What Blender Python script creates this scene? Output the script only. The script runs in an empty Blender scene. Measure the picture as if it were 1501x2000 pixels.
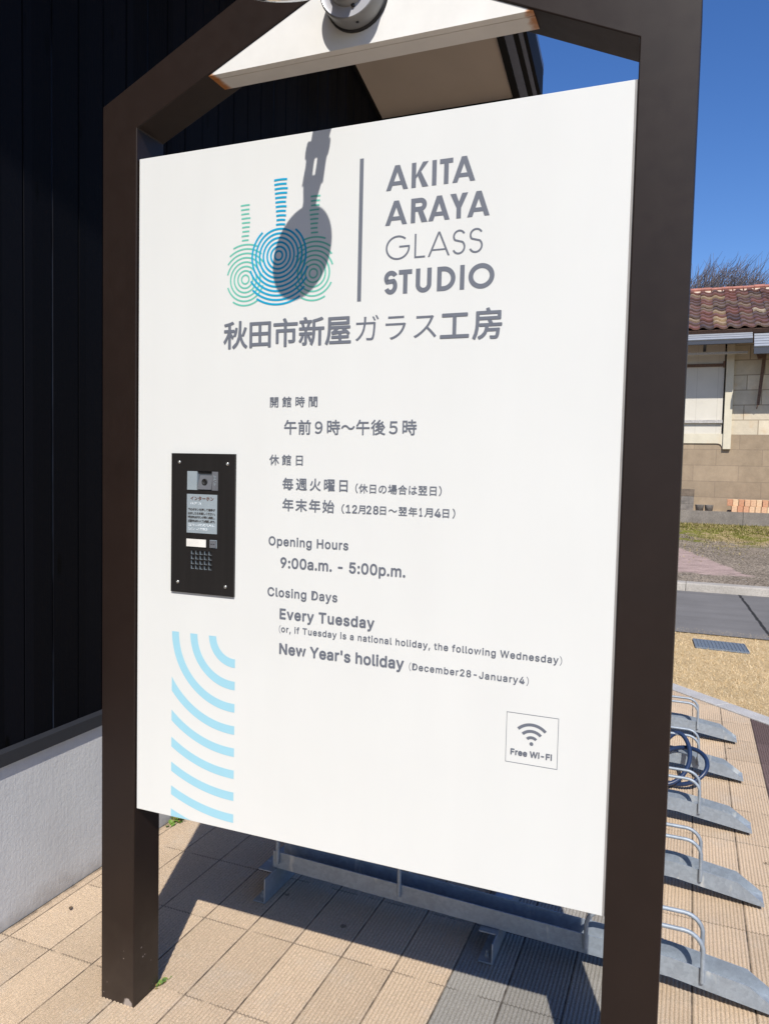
import bpy, bmesh, math, random
from mathutils import Vector, Matrix
random.seed(7)
SC = bpy.context.scene
COL = SC.collection
# ------------------------------------------------------------------ camera
cam = bpy.data.cameras.new('camera'); camo = bpy.data.objects.new('camera', cam); COL.objects.link(camo)
Rm = [[0.92698, 0.042239, -0.372727], [0.374424, -0.044017, 0.926212], [0.022716, -0.998137, -0.056619]]
m = Matrix.Identity(4)
for r in range(3):
    m[r][0] = Rm[r][0]; m[r][1] = -Rm[r][1]; m[r][2] = -Rm[r][2]
m[0][3], m[1][3], m[2][3] = 0, 0, 1.5
camo.matrix_world = m
cam.sensor_fit = 'VERTICAL'; cam.sensor_height = 24; cam.lens = 1487.46/2000*24
cam.clip_start = .05; cam.clip_end = 2000
SC.camera = camo
# ------------------------------------------------------------------ sky, sun, exposure
S = Vector((-.2457, .6464, -.7223)).normalized()        # direction the sunlight travels
w = bpy.data.worlds.new("World"); SC.world = w; w.use_nodes = True
nt = w.node_tree; bg = nt.nodes['Background']
sky = nt.nodes.new('ShaderNodeTexSky'); sky.sky_type = 'NISHITA'; sky.sun_disc = False
sky.sun_elevation = math.asin(-S.z); sky.sun_rotation = math.atan2(-S.x, -S.y)
sky.air_density = 1.0; sky.dust_density = .3; sky.ozone_density = 3.0; sky.altitude = 0
hsv = nt.nodes.new('ShaderNodeHueSaturation'); hsv.inputs['Saturation'].default_value = 1.27; hsv.inputs['Hue'].default_value = .513
nt.links.new(sky.outputs[0], hsv.inputs['Color']); nt.links.new(hsv.outputs[0], bg.inputs[0]); bg.inputs[1].default_value = .115
sun = bpy.data.lights.new('sun', 'SUN'); suno = bpy.data.objects.new('sun', sun); COL.objects.link(suno)
sun.energy = 4.4; sun.angle = math.radians(.5); sun.color = (1, .955, .88)
suno.rotation_euler = S.to_track_quat('-Z', 'Y').to_euler(); suno.location = (3, -5, 8)
SC.view_settings.view_transform = 'Standard'; SC.view_settings.look = 'None'
SC.view_settings.exposure = 0.32; SC.view_settings.gamma = 1

# ------------------------------------------------------------------ node helpers
class N:
    def __init__(s, name, rough=.6, metal=0, spec=.5):
        s.m = bpy.data.materials.new(name); s.m.use_nodes = True; s.t = s.m.node_tree
        s.b = s.t.nodes['Principled BSDF']
        s.b.inputs['Roughness'].default_value = rough; s.b.inputs['Metallic'].default_value = metal
        s.b.inputs['Specular IOR Level'].default_value = spec
        s.tc = s.t.nodes.new('ShaderNodeTexCoord'); s.co = s.tc.outputs['Object']
    def set(s, inp, v):
        if isinstance(v, bpy.types.NodeSocket): s.t.links.new(v, inp)
        elif isinstance(v, (tuple, list)) and len(v) == 3 and inp.type == 'RGBA': inp.default_value = (*v, 1)
        else: inp.default_value = v
    def base(s, v): s.set(s.b.inputs['Base Color'], v)
    def rough(s, v): s.set(s.b.inputs['Roughness'], v)
    def math(s, op, a, b=0, c=0, clamp=False):
        n = s.t.nodes.new('ShaderNodeMath'); n.operation = op; n.use_clamp = clamp
        s.set(n.inputs[0], a); s.set(n.inputs[1], b); s.set(n.inputs[2], c); return n.outputs[0]
    def mapping(s, scale=(1, 1, 1), loc=(0, 0, 0), co=None):
        n = s.t.nodes.new('ShaderNodeMapping'); s.set(n.inputs[0], co or s.co)
        n.inputs['Scale'].default_value = scale; n.inputs['Location'].default_value = loc; return n.outputs[0]
    def noise(s, scale, detail=3, rough=.55, co=None, out='Fac'):
        n = s.t.nodes.new('ShaderNodeTexNoise'); s.set(n.inputs['Vector'], co or s.co)
        n.inputs['Scale'].default_value = scale; n.inputs['Detail'].default_value = detail
        n.inputs['Roughness'].default_value = rough; return n.outputs[out]
    def voro(s, scale, co=None, out='Distance', feat='F1'):
        n = s.t.nodes.new('ShaderNodeTexVoronoi'); n.feature = feat; s.set(n.inputs['Vector'], co or s.co)
        n.inputs['Scale'].default_value = scale; return n.outputs[out]
    def white(s, v):
        n = s.t.nodes.new('ShaderNodeTexWhiteNoise'); n.noise_dimensions = '3D'; s.set(n.inputs['Vector'], v); return n
    def sep(s, v=None):
        n = s.t.nodes.new('ShaderNodeSeparateXYZ'); s.set(n.inputs[0], v or s.co); return n.outputs
    def comb(s, x, y, z=0):
        n = s.t.nodes.new('ShaderNodeCombineXYZ'); s.set(n.inputs[0], x); s.set(n.inputs[1], y); s.set(n.inputs[2], z); return n.outputs[0]
    def ramp(s, f, stops):
        n = s.t.nodes.new('ShaderNodeValToRGB'); s.set(n.inputs[0], f); e = n.color_ramp.elements
        while len(e) < len(stops): e.new(.5)
        for k, (p, c) in enumerate(stops): e[k].position = p; e[k].color = (*c, 1) if len(c) == 3 else c
        return n.outputs[0]
    def step(s, f, a, b):                      # 0 below a, 1 above b
        n = s.t.nodes.new('ShaderNodeMapRange'); n.interpolation_type = 'SMOOTHSTEP'; s.set(n.inputs[0], f)
        n.inputs[1].default_value = a; n.inputs[2].default_value = b; return n.outputs[0]
    def mix(s, f, a, b, mode='MIX'):
        n = s.t.nodes.new('ShaderNodeMix'); n.data_type = 'RGBA'; n.blend_type = mode
        s.set(n.inputs[0], f); s.set(n.inputs[6], a); s.set(n.inputs[7], b); return n.outputs[2]
    def gain(s, c, f, lo, hi):                 # multiply colour c by a value running lo..hi with f
        n = s.t.nodes.new('ShaderNodeMapRange'); s.set(n.inputs[0], f)
        n.inputs[1].default_value = .25; n.inputs[2].default_value = .75; n.inputs[3].default_value = lo; n.inputs[4].default_value = hi
        v = s.t.nodes.new('ShaderNodeVectorMath'); v.operation = 'SCALE'; s.set(v.inputs[0], c); s.set(v.inputs[3], n.outputs[0]); return v.outputs[0]
    def bump(s, h, strength=.3, dist=.002):
        n = s.t.nodes.new('ShaderNodeBump'); s.set(n.inputs['Height'], h)
        n.inputs['Strength'].default_value = strength; n.inputs['Distance'].default_value = dist
        if s.b.inputs['Normal'].links: s.set(n.inputs['Normal'], s.b.inputs['Normal'].links[0].from_socket)
        s.set(s.b.inputs['Normal'], n.outputs[0])
def rgb(n, c):
    q = n.t.nodes.new('ShaderNodeRGB'); q.outputs[0].default_value = (*c, 1); return q.outputs[0]
def plain(name, c, rough=.5, metal=0, var=.12, scale=25, spec=.5, bump=0):
    n = N(name, rough, metal, spec); f = n.noise(scale, 4)
    n.base(n.gain(rgb(n, c), f, 1-var, 1+var))
    if bump: n.bump(n.noise(scale*8, 3), bump, .001)
    return n.m

# ------------------------------------------------------------------ mesh helpers
class MB:
    def __init__(s): s.v = []; s.f = []; s.mi = []; s.sm = []
    def add(s, vs, fs, mi=0, smooth=False):
        o = len(s.v); s.v += [tuple(p) for p in vs]
        for f in fs: s.f.append([i+o for i in f]); s.mi.append(mi); s.sm.append(smooth)
        return s
    def box(s, a, b, mi=0):
        (x0, y0, z0), (x1, y1, z1) = a, b
        return s.add([(x0, y0, z0), (x1, y0, z0), (x1, y1, z0), (x0, y1, z0), (x0, y0, z1), (x1, y0, z1), (x1, y1, z1), (x0, y1, z1)],
                     [(0, 3, 2, 1), (4, 5, 6, 7), (0, 1, 5, 4), (1, 2, 6, 5), (2, 3, 7, 6), (3, 0, 4, 7)], mi)
    def prism(s, poly, axis, a, b, mi=0):      # polygon (2-D) extruded along an axis from a to b
        def P(u, v, t): return {'y': (u, t, v), 'x': (t, u, v), 'z': (u, v, t)}[axis]
        n = len(poly); vs = [P(u, v, a) for u, v in poly]+[P(u, v, b) for u, v in poly]
        return s.add(vs, [tuple(range(n))[::-1], tuple(range(n, 2*n))]+[(i, (i+1) % n, n+(i+1) % n, n+i) for i in range(n)], mi)
    def tube(s, pts, r, seg=10, closed=False, mi=0, cap=True):
        pts = [Vector(p) for p in pts]; n = len(pts); rs = r if isinstance(r, (list, tuple)) else [r]*n
        rings = []; prev = None
        for i, p in enumerate(pts):
            if closed: t = pts[(i+1) % n]-pts[i-1]
            else: t = pts[min(i+1, n-1)]-pts[max(i-1, 0)]
            t.normalize()
            if prev is None:
                a = Vector((0, 0, 1)) if abs(t.z) < .9 else Vector((1, 0, 0)); u = t.cross(a).normalized()
            else: u = (prev-t*prev.dot(t)).normalized()
            prev = u; v = t.cross(u)
            rings.append([p+(u*math.cos(2*math.pi*k/seg)+v*math.sin(2*math.pi*k/seg))*rs[i] for k in range(seg)])
        vs = [q for R_ in rings for q in R_]; fs = []
        for i in range(n if closed else n-1):
            j = (i+1) % n
            fs += [(i*seg+k, i*seg+(k+1) % seg, j*seg+(k+1) % seg, j*seg+k) for k in range(seg)]
        s.add(vs, fs, mi, True)
        if cap and not closed: s.add(rings[0], [tuple(range(seg))[::-1]], mi); s.add(rings[-1], [tuple(range(seg))], mi)
        return s
    def lathe(s, prof, origin, axis, seg=32, mi=0, smooth=True):   # prof: (radius, distance along axis)
        ax = Vector(axis).normalized(); a = Vector((0, 0, 1)) if abs(ax.z) < .9 else Vector((1, 0, 0))
        u = ax.cross(a).normalized(); v = ax.cross(u); o = Vector(origin); vs = []; n = len(prof)
        for r, d in prof:
            for k in range(seg): vs.append(o+ax*d+(u*math.cos(2*math.pi*k/seg)+v*math.sin(2*math.pi*k/seg))*r)
        fs = [(i*seg+k, i*seg+(k+1) % seg, (i+1)*seg+(k+1) % seg, (i+1)*seg+k) for i in range(n-1) for k in range(seg)]
        return s.add(vs, fs, mi, smooth)
    def mesh(s, name):
        me = bpy.data.meshes.new(name); me.from_pydata(s.v, [], s.f)
        me.polygons.foreach_set('material_index', s.mi); me.polygons.foreach_set('use_smooth', s.sm); me.update(); return me
    def build(s, name, mats, parent=None, bevel=0, recalc=True):
        me = s.mesh(name)
        if recalc:
            bm = bmesh.new(); bm.from_mesh(me); bmesh.ops.recalc_face_normals(bm, faces=bm.faces[:]); bm.to_mesh(me); bm.free()
        return obj(name, me, mats, parent, bevel)
def obj(name, me, mats, parent=None, bevel=0):
    o = bpy.data.objects.new(name, me); COL.objects.link(o)
    for k in (mats if isinstance(mats, (list, tuple)) else [mats]): me.materials.append(k)
    if parent is not None:
        o.parent = parent
        if parent.type == 'EMPTY': o.location = -parent.location      # meshes of parts are laid out in world metres
    if bevel:
        b = o.modifiers.new('bevel', 'BEVEL'); b.width = bevel; b.segments = 2; b.limit_method = 'ANGLE'; b.angle_limit = math.radians(40)
    return o
def thing(name, label, cat, loc=(0, 0, 0), group=None):
    o = bpy.data.objects.new(name, None); COL.objects.link(o); o.location = loc; o.empty_display_size = .2
    o['label'] = label; o['category'] = cat
    if group: o['group'] = group
    return o
def tag(o, label, cat, group=None):
    o['label'] = label; o['category'] = cat
    if group: o['group'] = group
    return o
def kind(o, k): o['kind'] = k; return o

# ------------------------------------------------------------------ materials
# brown semi-gloss frame paint with chips near the feet
n = N('brown frame paint', .42, 0, .28)
x_, y_, z_ = n.sep()
c = n.gain(n.gain(rgb(n, (.0155, .0092, .0072)), n.noise(9, 4), .9, 1.1), n.noise(14, 4, .6, co=n.mapping((1, 1, .07))), .93, 1.07)
dust = n.step(n.math('ADD', z_, n.math('MULTIPLY', n.noise(12, 4), .3)), .42, .12)
c = n.mix(n.math('MULTIPLY', dust, .05), c, (.40, .33, .27))
spots = n.math('MULTIPLY', n.step(n.math('SUBTRACT', n.math('MULTIPLY', n.noise(23, 3), .26), n.voro(58)), -.005, .02), n.step(n.math('SUBTRACT', .28, z_), .02, .2))
spots = n.math('MULTIPLY', spots, n.step(n.noise(11, 2, co=n.mapping(loc=(3, 1, 2))), .56, .6))
dx = n.math('SUBTRACT', x_, -1.388); dz = n.math('SUBTRACT', z_, .004)
dist = n.math('SQRT', n.math('ADD', n.math('MULTIPLY', dx, dx), n.math('MULTIPLY', dz, dz)))
dist = n.math('ADD', dist, n.step(y_, 1.634, 1.65))
big = n.step(n.math('ADD', dist, n.math('MULTIPLY', n.noise(70, 3), .018)), .025, .021)
chip = n.math('MAXIMUM', spots, big)
n.base(n.mix(chip, c, (.30, .26, .235))); n.rough(n.math('ADD', .36, n.math('MULTIPLY', n.noise(30, 3), .14)))
n.bump(n.noise(420, 2), .04, .001)
M_FRAME = n.m
n = N('white sign sheet', .38, 0, .4); n.base(n.gain(n.gain(rgb(n, (.640, .648, .635)), n.noise(3, 4), .985, 1.015), n.noise(9, 4, co=n.mapping((1, 1, .12))), .985, 1.012)); n.bump(n.noise(6, 2), .02, .002); M_WHITE = n.m
n = N('white enamel with rusty ends', .45); x_, y_, z_ = n.sep()
ends = n.math('MAXIMUM', n.step(x_, -.40, -.346), n.step(x_, -1.10, -1.152))
low = n.step(z_, 2.478, 2.462)
rust = n.step(n.math('ADD', n.math('MULTIPLY', n.math('MULTIPLY', ends, low), .9), n.math('MULTIPLY', n.noise(45, 4), .55)), .78, 1.15)
n.base(n.mix(rust, n.gain(rgb(n, (.70, .69, .66)), n.noise(14, 4), .94, 1.04), (.42, .17, .05))); M_ENAMEL = n.m
M_GAP = plain('rusty brown seam', (.22, .12, .07), .8)
M_GREY = plain('grey cut film', (.135, .148, .180), .55, var=.03, spec=.3)
M_BLUE = plain('blue cut film', (.0, .32, .54), .5, var=.03)
M_GREEN = plain('green cut film', (.135, .47, .37), .5, var=.03)
M_PALE = plain('pale blue cut film', (.30, .55, .66), .5, var=.02)
M_TRIM = plain('grey edge trim', (.27, .26, .255), .5)
n = N('charred timber boards', .55, 0, .07); x_, y_, z_ = n.sep()
bi = n.math('FLOOR', n.math('MULTIPLY', y_, 1/.1165)); wn = n.white(n.comb(bi, 3, 7)).outputs['Value']
grain = n.noise(7, 5, .65, co=n.mapping((1, 26, 1.4)))
kn = n.voro(3.0, co=n.mapping((1, 3.2, .85)))
c = n.gain(rgb(n, (.0024, .0026, .0040)), n.math('ADD', n.math('MULTIPLY', wn, .6), n.math('MULTIPLY', grain, .4)), .6, 1.5)
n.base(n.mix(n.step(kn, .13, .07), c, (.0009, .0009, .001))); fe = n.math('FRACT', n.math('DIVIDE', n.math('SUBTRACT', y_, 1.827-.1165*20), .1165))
edge_hl = n.math('MULTIPLY', n.step(fe, .050, .030), n.step(n.white(n.comb(n.math('FLOOR', n.math('DIVIDE', n.math('SUBTRACT', y_, 1.827-.1165*20), .1165)), 1, 2)).outputs['Value'], .45, .5))  # bluish highlight lines painted into the colour along some board edges
n.base(n.mix(n.math('MULTIPLY', edge_hl, n.step(n.noise(5, 4, co=n.mapping((1, 4, .5))), .35, .6)), n.b.inputs['Base Color'].links[0].from_socket, (.020, .026, .042)))
n.rough(n.math('ADD', .42, n.math('MULTIPLY', grain, .3)))
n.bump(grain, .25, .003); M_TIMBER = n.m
M_SILL = plain('dark grey sill metal', (.022, .023, .027), .5, var=.1)
M_DARK = plain('dark roof timber', (.006, .0055, .0055), .6, spec=.15)
M_GUTTER = plain('slate grey gutter metal', (.10, .115, .16), .35, .3)
n = N('brushed concrete render', .9, 0, .2); x_, y_, z_ = n.sep()
st = n.noise(60, 4, .75, co=n.mapping((1, 3, .10))); fine = n.noise(75, 4, .65)
n.base(n.gain(n.gain(rgb(n, (.545, .54, .525)), n.noise(3.5, 5), .9, 1.1), st, .96, 1.04)); sd = n.step(n.math('ADD', z_, n.math('MULTIPLY', n.noise(9, 5, .7), .16)), .17, .07)
n.base(n.mix(n.math('MULTIPLY', sd, .5), n.b.inputs['Base Color'].links[0].from_socket, (.26, .225, .19)))
n.bump(n.math('ADD', n.math('MULTIPLY', st, .55), fine), .42, .0035); M_CONC = n.m
n = N('painted soffit board', .8); n.base(n.gain(rgb(n, (.47, .405, .35)), n.noise(2.5, 4), .93, 1.07)); n.bump(n.noise(150, 3), .1, .001); M_SOFFIT = n.m
n = N('galvanised steel', .5, .35, .4)
wob_ = n.noise(35, 3, out='Color'); vm = n.t.nodes.new('ShaderNodeVectorMath'); vm.operation = 'MULTIPLY_ADD'; n.set(vm.inputs[0], wob_); vm.inputs[1].default_value = (.04, .04, .04); n.set(vm.inputs[2], n.co)
sp = n.sep(n.voro(75, co=vm.outputs[0], out='Color'))[0]; f2 = n.noise(9, 5, .65); f3 = n.noise(70, 4, .7)
c = n.gain(rgb(n, (.30, .34, .385)), sp, .94, 1.06); c = n.gain(c, f2, .9, 1.09); c = n.gain(c, f3, .90, 1.1)
wp = n.step(n.noise(20, 3, co=n.mapping((1, 1, .35), (3, 1, 0))), .62, .70); dk_ = n.step(n.noise(5, 4, co=n.mapping(loc=(2, 8, 1))), .56, .72)
c = n.mix(n.math('MULTIPLY', dk_, .22), c, (.22, .225, .225))
n.base(n.mix(n.math('MULTIPLY', wp, .55), c, (.62, .62, .58))); n.rough(n.math('ADD', .45, n.math('MULTIPLY', f2, .2))); M_GALV = n.m
M_CHROME = plain('polished lamp metal', (.72, .72, .72), .12, 1, .03)
M_BRUSH = plain('satin lamp metal', (.235, .235, .23), .42, .3, .06)
M_FACE = plain('bright lamp face metal', (.52, .52, .55), .3, .35, .05)
M_BLACK = plain('black rubber', (.008, .008, .009), .6)
n = N('dark bronze brushed steel', .38, .55, .5)
n.base(n.gain(rgb(n, (.034, .031, .030)), n.noise(60, 4, co=n.mapping((1, 1, .04))), .9, 1.1)); M_PLATE = n.m
M_CAMGLASS = plain('smoked camera window', (.075, .085, .10), .12, 0, .05)
M_CAMGREY = plain('grey camera housing', (.12, .125, .14), .5)
M_SILVER = plain('silver label film', (.36, .42, .46), .42, .3, .06)
M_NAME = plain('name card window', (.72, .70, .66), .25)
M_INK = plain('printed label ink', (.05, .04, .035), .6)
M_INKRED = plain('brown label ink', (.14, .05, .03), .6)
M_SCREW = plain('screw steel', (.6, .6, .58), .28, .9)
M_BRAILLE = plain('raised dot plastic', (.8, .84, .87), .2)
M_CABLE = plain('blue cable sleeve', (.014, .030, .080), .38, 0, .12, 60)

# ------------------------------------------------------------------ ground, pavement, road
Z_YARD = .745
def hz(y): return .1+max(0, min(y, 17.4)-10.8)*(.5-.1)/(17.3-10.8)
n = N('gravel and thin grass', .95, 0, .2); x_, y_, z_ = n.sep()
nz = n.noise(1.1, 4)
peb = n.voro(55, out='Color'); pv = n.sep(peb)[1]
gravel = n.gain(n.gain(rgb(n, (.195, .160, .122)), pv, .55, 1.55), n.noise(2.2, 4), .8, 1.2)
lt = n.step(n.noise(19, 3), .64, .7); gravel = n.mix(n.math('MULTIPLY', lt, .6), gravel, (.42, .39, .36))
dry = n.gain(rgb(n, (.36, .27, .14)), n.noise(14, 5, .7), .65, 1.35)
green = n.gain(rgb(n, (.15, .155, .022)), n.noise(11, 5, .7), .5, 1.4)
ydry = n.math('ADD', y_, n.math('MULTIPLY', n.math('SUBTRACT', n.noise(1.6, 5, .7), .5), 6.5))
ydry = n.math('SUBTRACT', ydry, n.math('MULTIPLY', n.step(x_, .9, -.4), 1.6))
col = n.mix(n.step(ydry, 14.0, 15.2), gravel, dry)
gm = n.math('MULTIPLY', n.step(n.math('ADD', y_, n.math('MULTIPLY', n.noise(2.3, 4, co=n.mapping(loc=(4, 2, 0))), 4.5)), 17.0, 17.8), n.step(n.noise(6, 4), .38, .52))
col = n.mix(gm, col, green)
ms = n.math('MULTIPLY', n.step(n.noise(2.6, 5, .7, co=n.mapping(loc=(6, 1, 0))), .58, .68), n.step(y_, 12.6, 14.2)); col = n.mix(n.math('MULTIPLY', ms, .75), col, n.gain(rgb(n, (.17, .15, .05)), n.noise(20, 4, .7), .6, 1.4))
bs = n.step(n.noise(3.4, 5, .7, co=n.mapping(loc=(1, 9, 0))), .62, .72); col = n.mix(n.math('MULTIPLY', bs, .6), col, (.22, .165, .11))
# worn pink paving slab beside the road
pk = n.math('ADD', n.math('MULTIPLY', n.math('SUBTRACT', x_, -.35), 2.35), n.math('ADD', y_, n.math('MULTIPLY', n.math('SUBTRACT', n.noise(5, 4), .5), .8)))
pm = n.math('MULTIPLY', n.step(pk, 14.3, 14.1), n.step(n.math('ADD', y_, n.math('MULTIPLY', n.noise(4, 4), .5)), 11.65, 11.8))
pinkc = n.gain(n.gain(rgb(n, (.36, .265, .235)), n.noise(5, 5, .75, co=n.mapping((.6, 4, 1))), .5, 1.45), n.noise(40, 3), .8, 1.2)
col = n.mix(n.math('MULTIPLY', pm, n.step(n.noise(6, 5, .7, co=n.mapping((.7, 2, 1))), .28, .45)), col, pinkc)
n.base(col); n.bump(n.math('ADD', n.math('MULTIPLY', pv, .5), n.noise(30, 4)), .35, .008); M_EARTH = n.m
mb = MB(); xs = [-900, -200, -40, -12, -6, -3, 0, 3, 6, 12, 40, 200, 900]; ys = [-900, -100, -20, -5, 0, 5, 8, 10.82, 10.83, 12, 13.5, 15, 16.2, 17.3, 17.4, 22, 30, 80, 300, 1400]
def gz(y): return -.06 if y <= 10.825 else hz(y)
mb.add([(x, y, gz(y)) for y in ys for x in xs], [(j*len(xs)+i, j*len(xs)+i+1, (j+1)*len(xs)+i+1, (j+1)*len(xs)+i) for j in range(len(ys)-1) for i in range(len(xs)-1)])
kind(mb.build('ground', M_EARTH), 'structure')

TX, TY, TW, TL_ = .228, 1.727, .1668, .3325
n = N('ribbed concrete pavers', .93, 0, .15); x_, y_, z_ = n.sep()
tx = n.math('DIVIDE', n.math('SUBTRACT', x_, TX), TW); ty = n.math('DIVIDE', n.math('SUBTRACT', y_, TY), TL_)
ix = n.math('FLOOR', tx); iy = n.math('FLOOR', ty)
wn = n.white(n.comb(ix, iy, 5))
beige = n.gain(rgb(n, (.60, .462, .325)), wn.outputs['Value'], .94, 1.05)
beige = n.gain(beige, n.noise(2.4, 5, .6), .91, 1.08)
beige = n.mix(n.math('MULTIPLY', n.step(n.noise(5.5, 5, .65, co=n.mapping(loc=(1, 5, 0))), .5, .68), .35), beige, (.56, .485, .40))
grey = n.gain(rgb(n, (.335, .315, .28)), wn.outputs['Value'], .88, 1.1)
brown = n.gain(rgb(n, (.15, .105, .10)), wn.outputs['Value'], .85, 1.15)
isg = n.math('MULTIPLY', n.math('GREATER_THAN', ix, -5.5), n.math('LESS_THAN', ix, -2.5))
isg = n.math('MULTIPLY', isg, 1)
isb = n.math('MULTIPLY', n.math('GREATER_THAN', ix, .5), n.math('LESS_THAN', ix, 5.5))
c = n.mix(isg, beige, grey); c = n.mix(isb, c, brown)
grit = n.noise(330, 3, .7); c = n.gain(c, grit, .56, 1.38); c = n.gain(c, n.noise(120, 4, .75), .8, 1.18)
dk = n.step(n.voro(210), .2, .12); c = n.mix(n.math('MULTIPLY', dk, n.step(n.noise(60, 2), .45, .6)), c, (.14, .11, .09))
lk = n.step(n.noise(260, 2, co=n.mapping(loc=(7, 2, 1))), .66, .72); c = n.mix(n.math('MULTIPLY', lk, .4), c, (.72, .62, .52))
# lichen bloom and old drips
bl = n.step(n.noise(7, 5, .7, co=n.mapping(loc=(9, 4, 0))), .70, .78); c = n.mix(n.math('MULTIPLY', bl, .35), c, (.55, .52, .48))
sp_ = n.step(n.voro(3.4), .045, .03); c = n.mix(n.math('MULTIPLY', sp_, .7), c, (.12, .09, .06))
# joints filled with dirt
fy = n.math('FRACT', ty); edge = n.math('MINIMUM', fy, n.math('SUBTRACT', 1, fy))
wob = n.math('MULTIPLY', n.noise(55, 3), .008)
jy = n.step(edge, .011, .004); jy = n.math('MULTIPLY', jy, n.step(n.noise(14, 3), .38, .5)); 
fx = n.math('FRACT', tx); ex = n.math('ABSOLUTE', n.math('SUBTRACT', n.math('MINIMUM', fx, n.math('SUBTRACT', 1, fx)), wob))
jx = n.step(ex, .014, .006)
irr = n.math('ADD', .55, n.math('MULTIPLY', n.step(n.noise(16, 4, .7, co=n.mapping(loc=(2, 6, 3))), .38, .62), .4))
j = n.math('MAXIMUM', n.math('MULTIPLY', jy, .6), n.math('MULTIPLY', jx, irr))
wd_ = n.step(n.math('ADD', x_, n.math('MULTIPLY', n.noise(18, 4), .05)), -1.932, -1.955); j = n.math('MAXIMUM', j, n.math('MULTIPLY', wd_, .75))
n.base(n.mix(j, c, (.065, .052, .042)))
n.bump(n.math('ADD', grit, n.math('MULTIPLY', n.noise(130, 4, .7), 1.1)), .9, .0030); M_PAVER = n.m
def paver_mesh(x0, x1, y0, y1):
    k0 = math.floor((x0-TX)/TW); k1 = math.ceil((x1-TX)/TW); NR = 14; prof = []
    for k in range(k0, k1):
        a = TX+k*TW
        prof.append((a-.0008, -.0045)); prof.append((a+.0008, -.0045))
        wr = (TW-.003)/NR
        for r in range(NR):
            b = a+.0015+r*wr
            for t, h in ((.08, -.0031), (.28, -.0005), (.5, 0), (.72, -.0005), (.92, -.0031)): prof.append((b+t*wr, h))
    prof = [(max(x0, min(x1, x)), z) for x, z in prof]
    vs = [(x, y0, z) for x, z in prof]+[(x, y1, z) for x, z in prof]; n_ = len(prof)
    return MB().add(vs, [(i, i+1, n_+i+1, n_+i) for i in range(n_-1)], 0, True).mesh('pavement')
KA = Vector((-.0688, 5.6324)); KB = Vector((.4931, 5.0901)); KD = (KB-KA).normalized(); KN = Vector((-KD.y, KD.x))   # KN points to the lawn
if KN.y < 0: KN = -KN
me = paver_mesh(-1.975, 4.2, -4, 7.95)
bm = bmesh.new(); bm.from_mesh(me)
bmesh.ops.bisect_plane(bm, geom=bm.verts[:]+bm.edges[:]+bm.faces[:], plane_co=(KA.x, KA.y, 0), plane_no=(KN.x, KN.y, 0), clear_outer=True)
bm.to_mesh(me); bm.free()
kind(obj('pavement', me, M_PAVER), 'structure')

n = N('granite kerb', .85, 0, .3)
g1 = n.noise(160, 3, .75); c = n.gain(rgb(n, (.40, .39, .38)), g1, .5, 1.6); c = n.gain(c, n.noise(6, 4), .85, 1.12); n.base(c); n.bump(n.noise(120, 3), .4, .003); M_GRANITE = n.m
mb = MB()
for i in range(-4, 9):
    a = KA+KD*(i*.6-.22); b = a+KD*.594; wq = KN*.128
    q = [a+KN*.004, b+KN*.004, b+wq, a+wq]
    if max(p.y for p in q) > 7.9 or min(p.y for p in q) < -3: continue
    mb.prism([(p.x, p.y) for p in q], 'z', -.05, .006)
kind(mb.build('kerb', M_GRANITE, bevel=.004), 'structure')

n = N('asphalt', .9, 0, .25); x_, y_, z_ = n.sep()
c = n.gain(rgb(n, (.165, .158, .152)), n.noise(240, 3, .75), .72, 1.3); c = n.gain(c, n.noise(1.7, 5), .86, 1.13)
c = n.gain(c, n.noise(1.2, 4, co=n.mapping((.25, 4, 1))), .88, 1.1)
cx = n.math('SUBTRACT', x_, n.math('ADD', .7395, n.math('MULTIPLY', n.math('SUBTRACT', y_, 8.06), -.0493)))
cx = n.math('ABSOLUTE', n.math('ADD', cx, n.math('MULTIPLY', n.math('SUBTRACT', n.noise(8, 4), .5), .05)))
n.base(n.mix(n.step(cx, .021, .011), c, (.028, .027, .027))); n.bump(n.noise(260, 3), .4, .004); M_ROAD = n.m
kind(MB().add([(-60, 8.03, -.002), (60, 7.6, -.002), (60, 10.66, -.002), (-60, 10.66, -.002)], [(0, 1, 2, 3)]).build('road', M_ROAD), 'structure')
n = N('road kerb concrete', .9); c = n.gain(rgb(n, (.36, .33, .29)), n.noise(60, 4, .7), .7, 1.25); n.base(n.gain(c, n.noise(3, 4), .8, 1.15)); n.bump(n.noise(80, 3), .3, .004); M_KERB = n.m
mb = MB()
for i in range(-20, 21): mb.prism([(10.63, -.05), (10.655, .085), (10.67, .1), (10.83, .104), (10.83, -.05)], 'x', -.02+i*1.0, -.02+i*1.0+.993)
kind(mb.build('road_kerb', M_KERB), 'structure')

# dry lawn
n = N('dry lawn soil', .95, 0, .1); c = n.gain(n.gain(rgb(n, (.56, .42, .235)), n.noise(70, 4, .75), .55, 1.35), n.noise(3, 4), .8, 1.15); n.base(c); n.bump(n.noise(90, 4), .7, .02); M_SOIL = n.m
L0 = KA+KN*.128
def lawn_y(x): return L0.y+(x-L0.x)*KD.y/KD.x
kind(MB().add([(-1.97, lawn_y(-1.97), -.012), (-1.97, 8.03, -.012), (-1.97+.001, 8.03, -.012), (7.5, 7.99, -.012), (7.5, lawn_y(7.5), -.012)], [(0, 1, 2, 3, 4)]).build('lawn_soil', M_SOIL), 'structure')
n = N('dry straw grass', .8, 0, .2); gi = n.t.nodes.new('ShaderNodeNewGeometry').outputs['Random Per Island']
n.base(n.ramp(gi, [(0, (.46, .31, .14)), (.4, (.66, .48, .25)), (.8, (.78, .60, .36)), (1, (.84, .71, .48))])); M_STRAW = n.m
rg = random.Random(3); vs = []; fs = []
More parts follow.
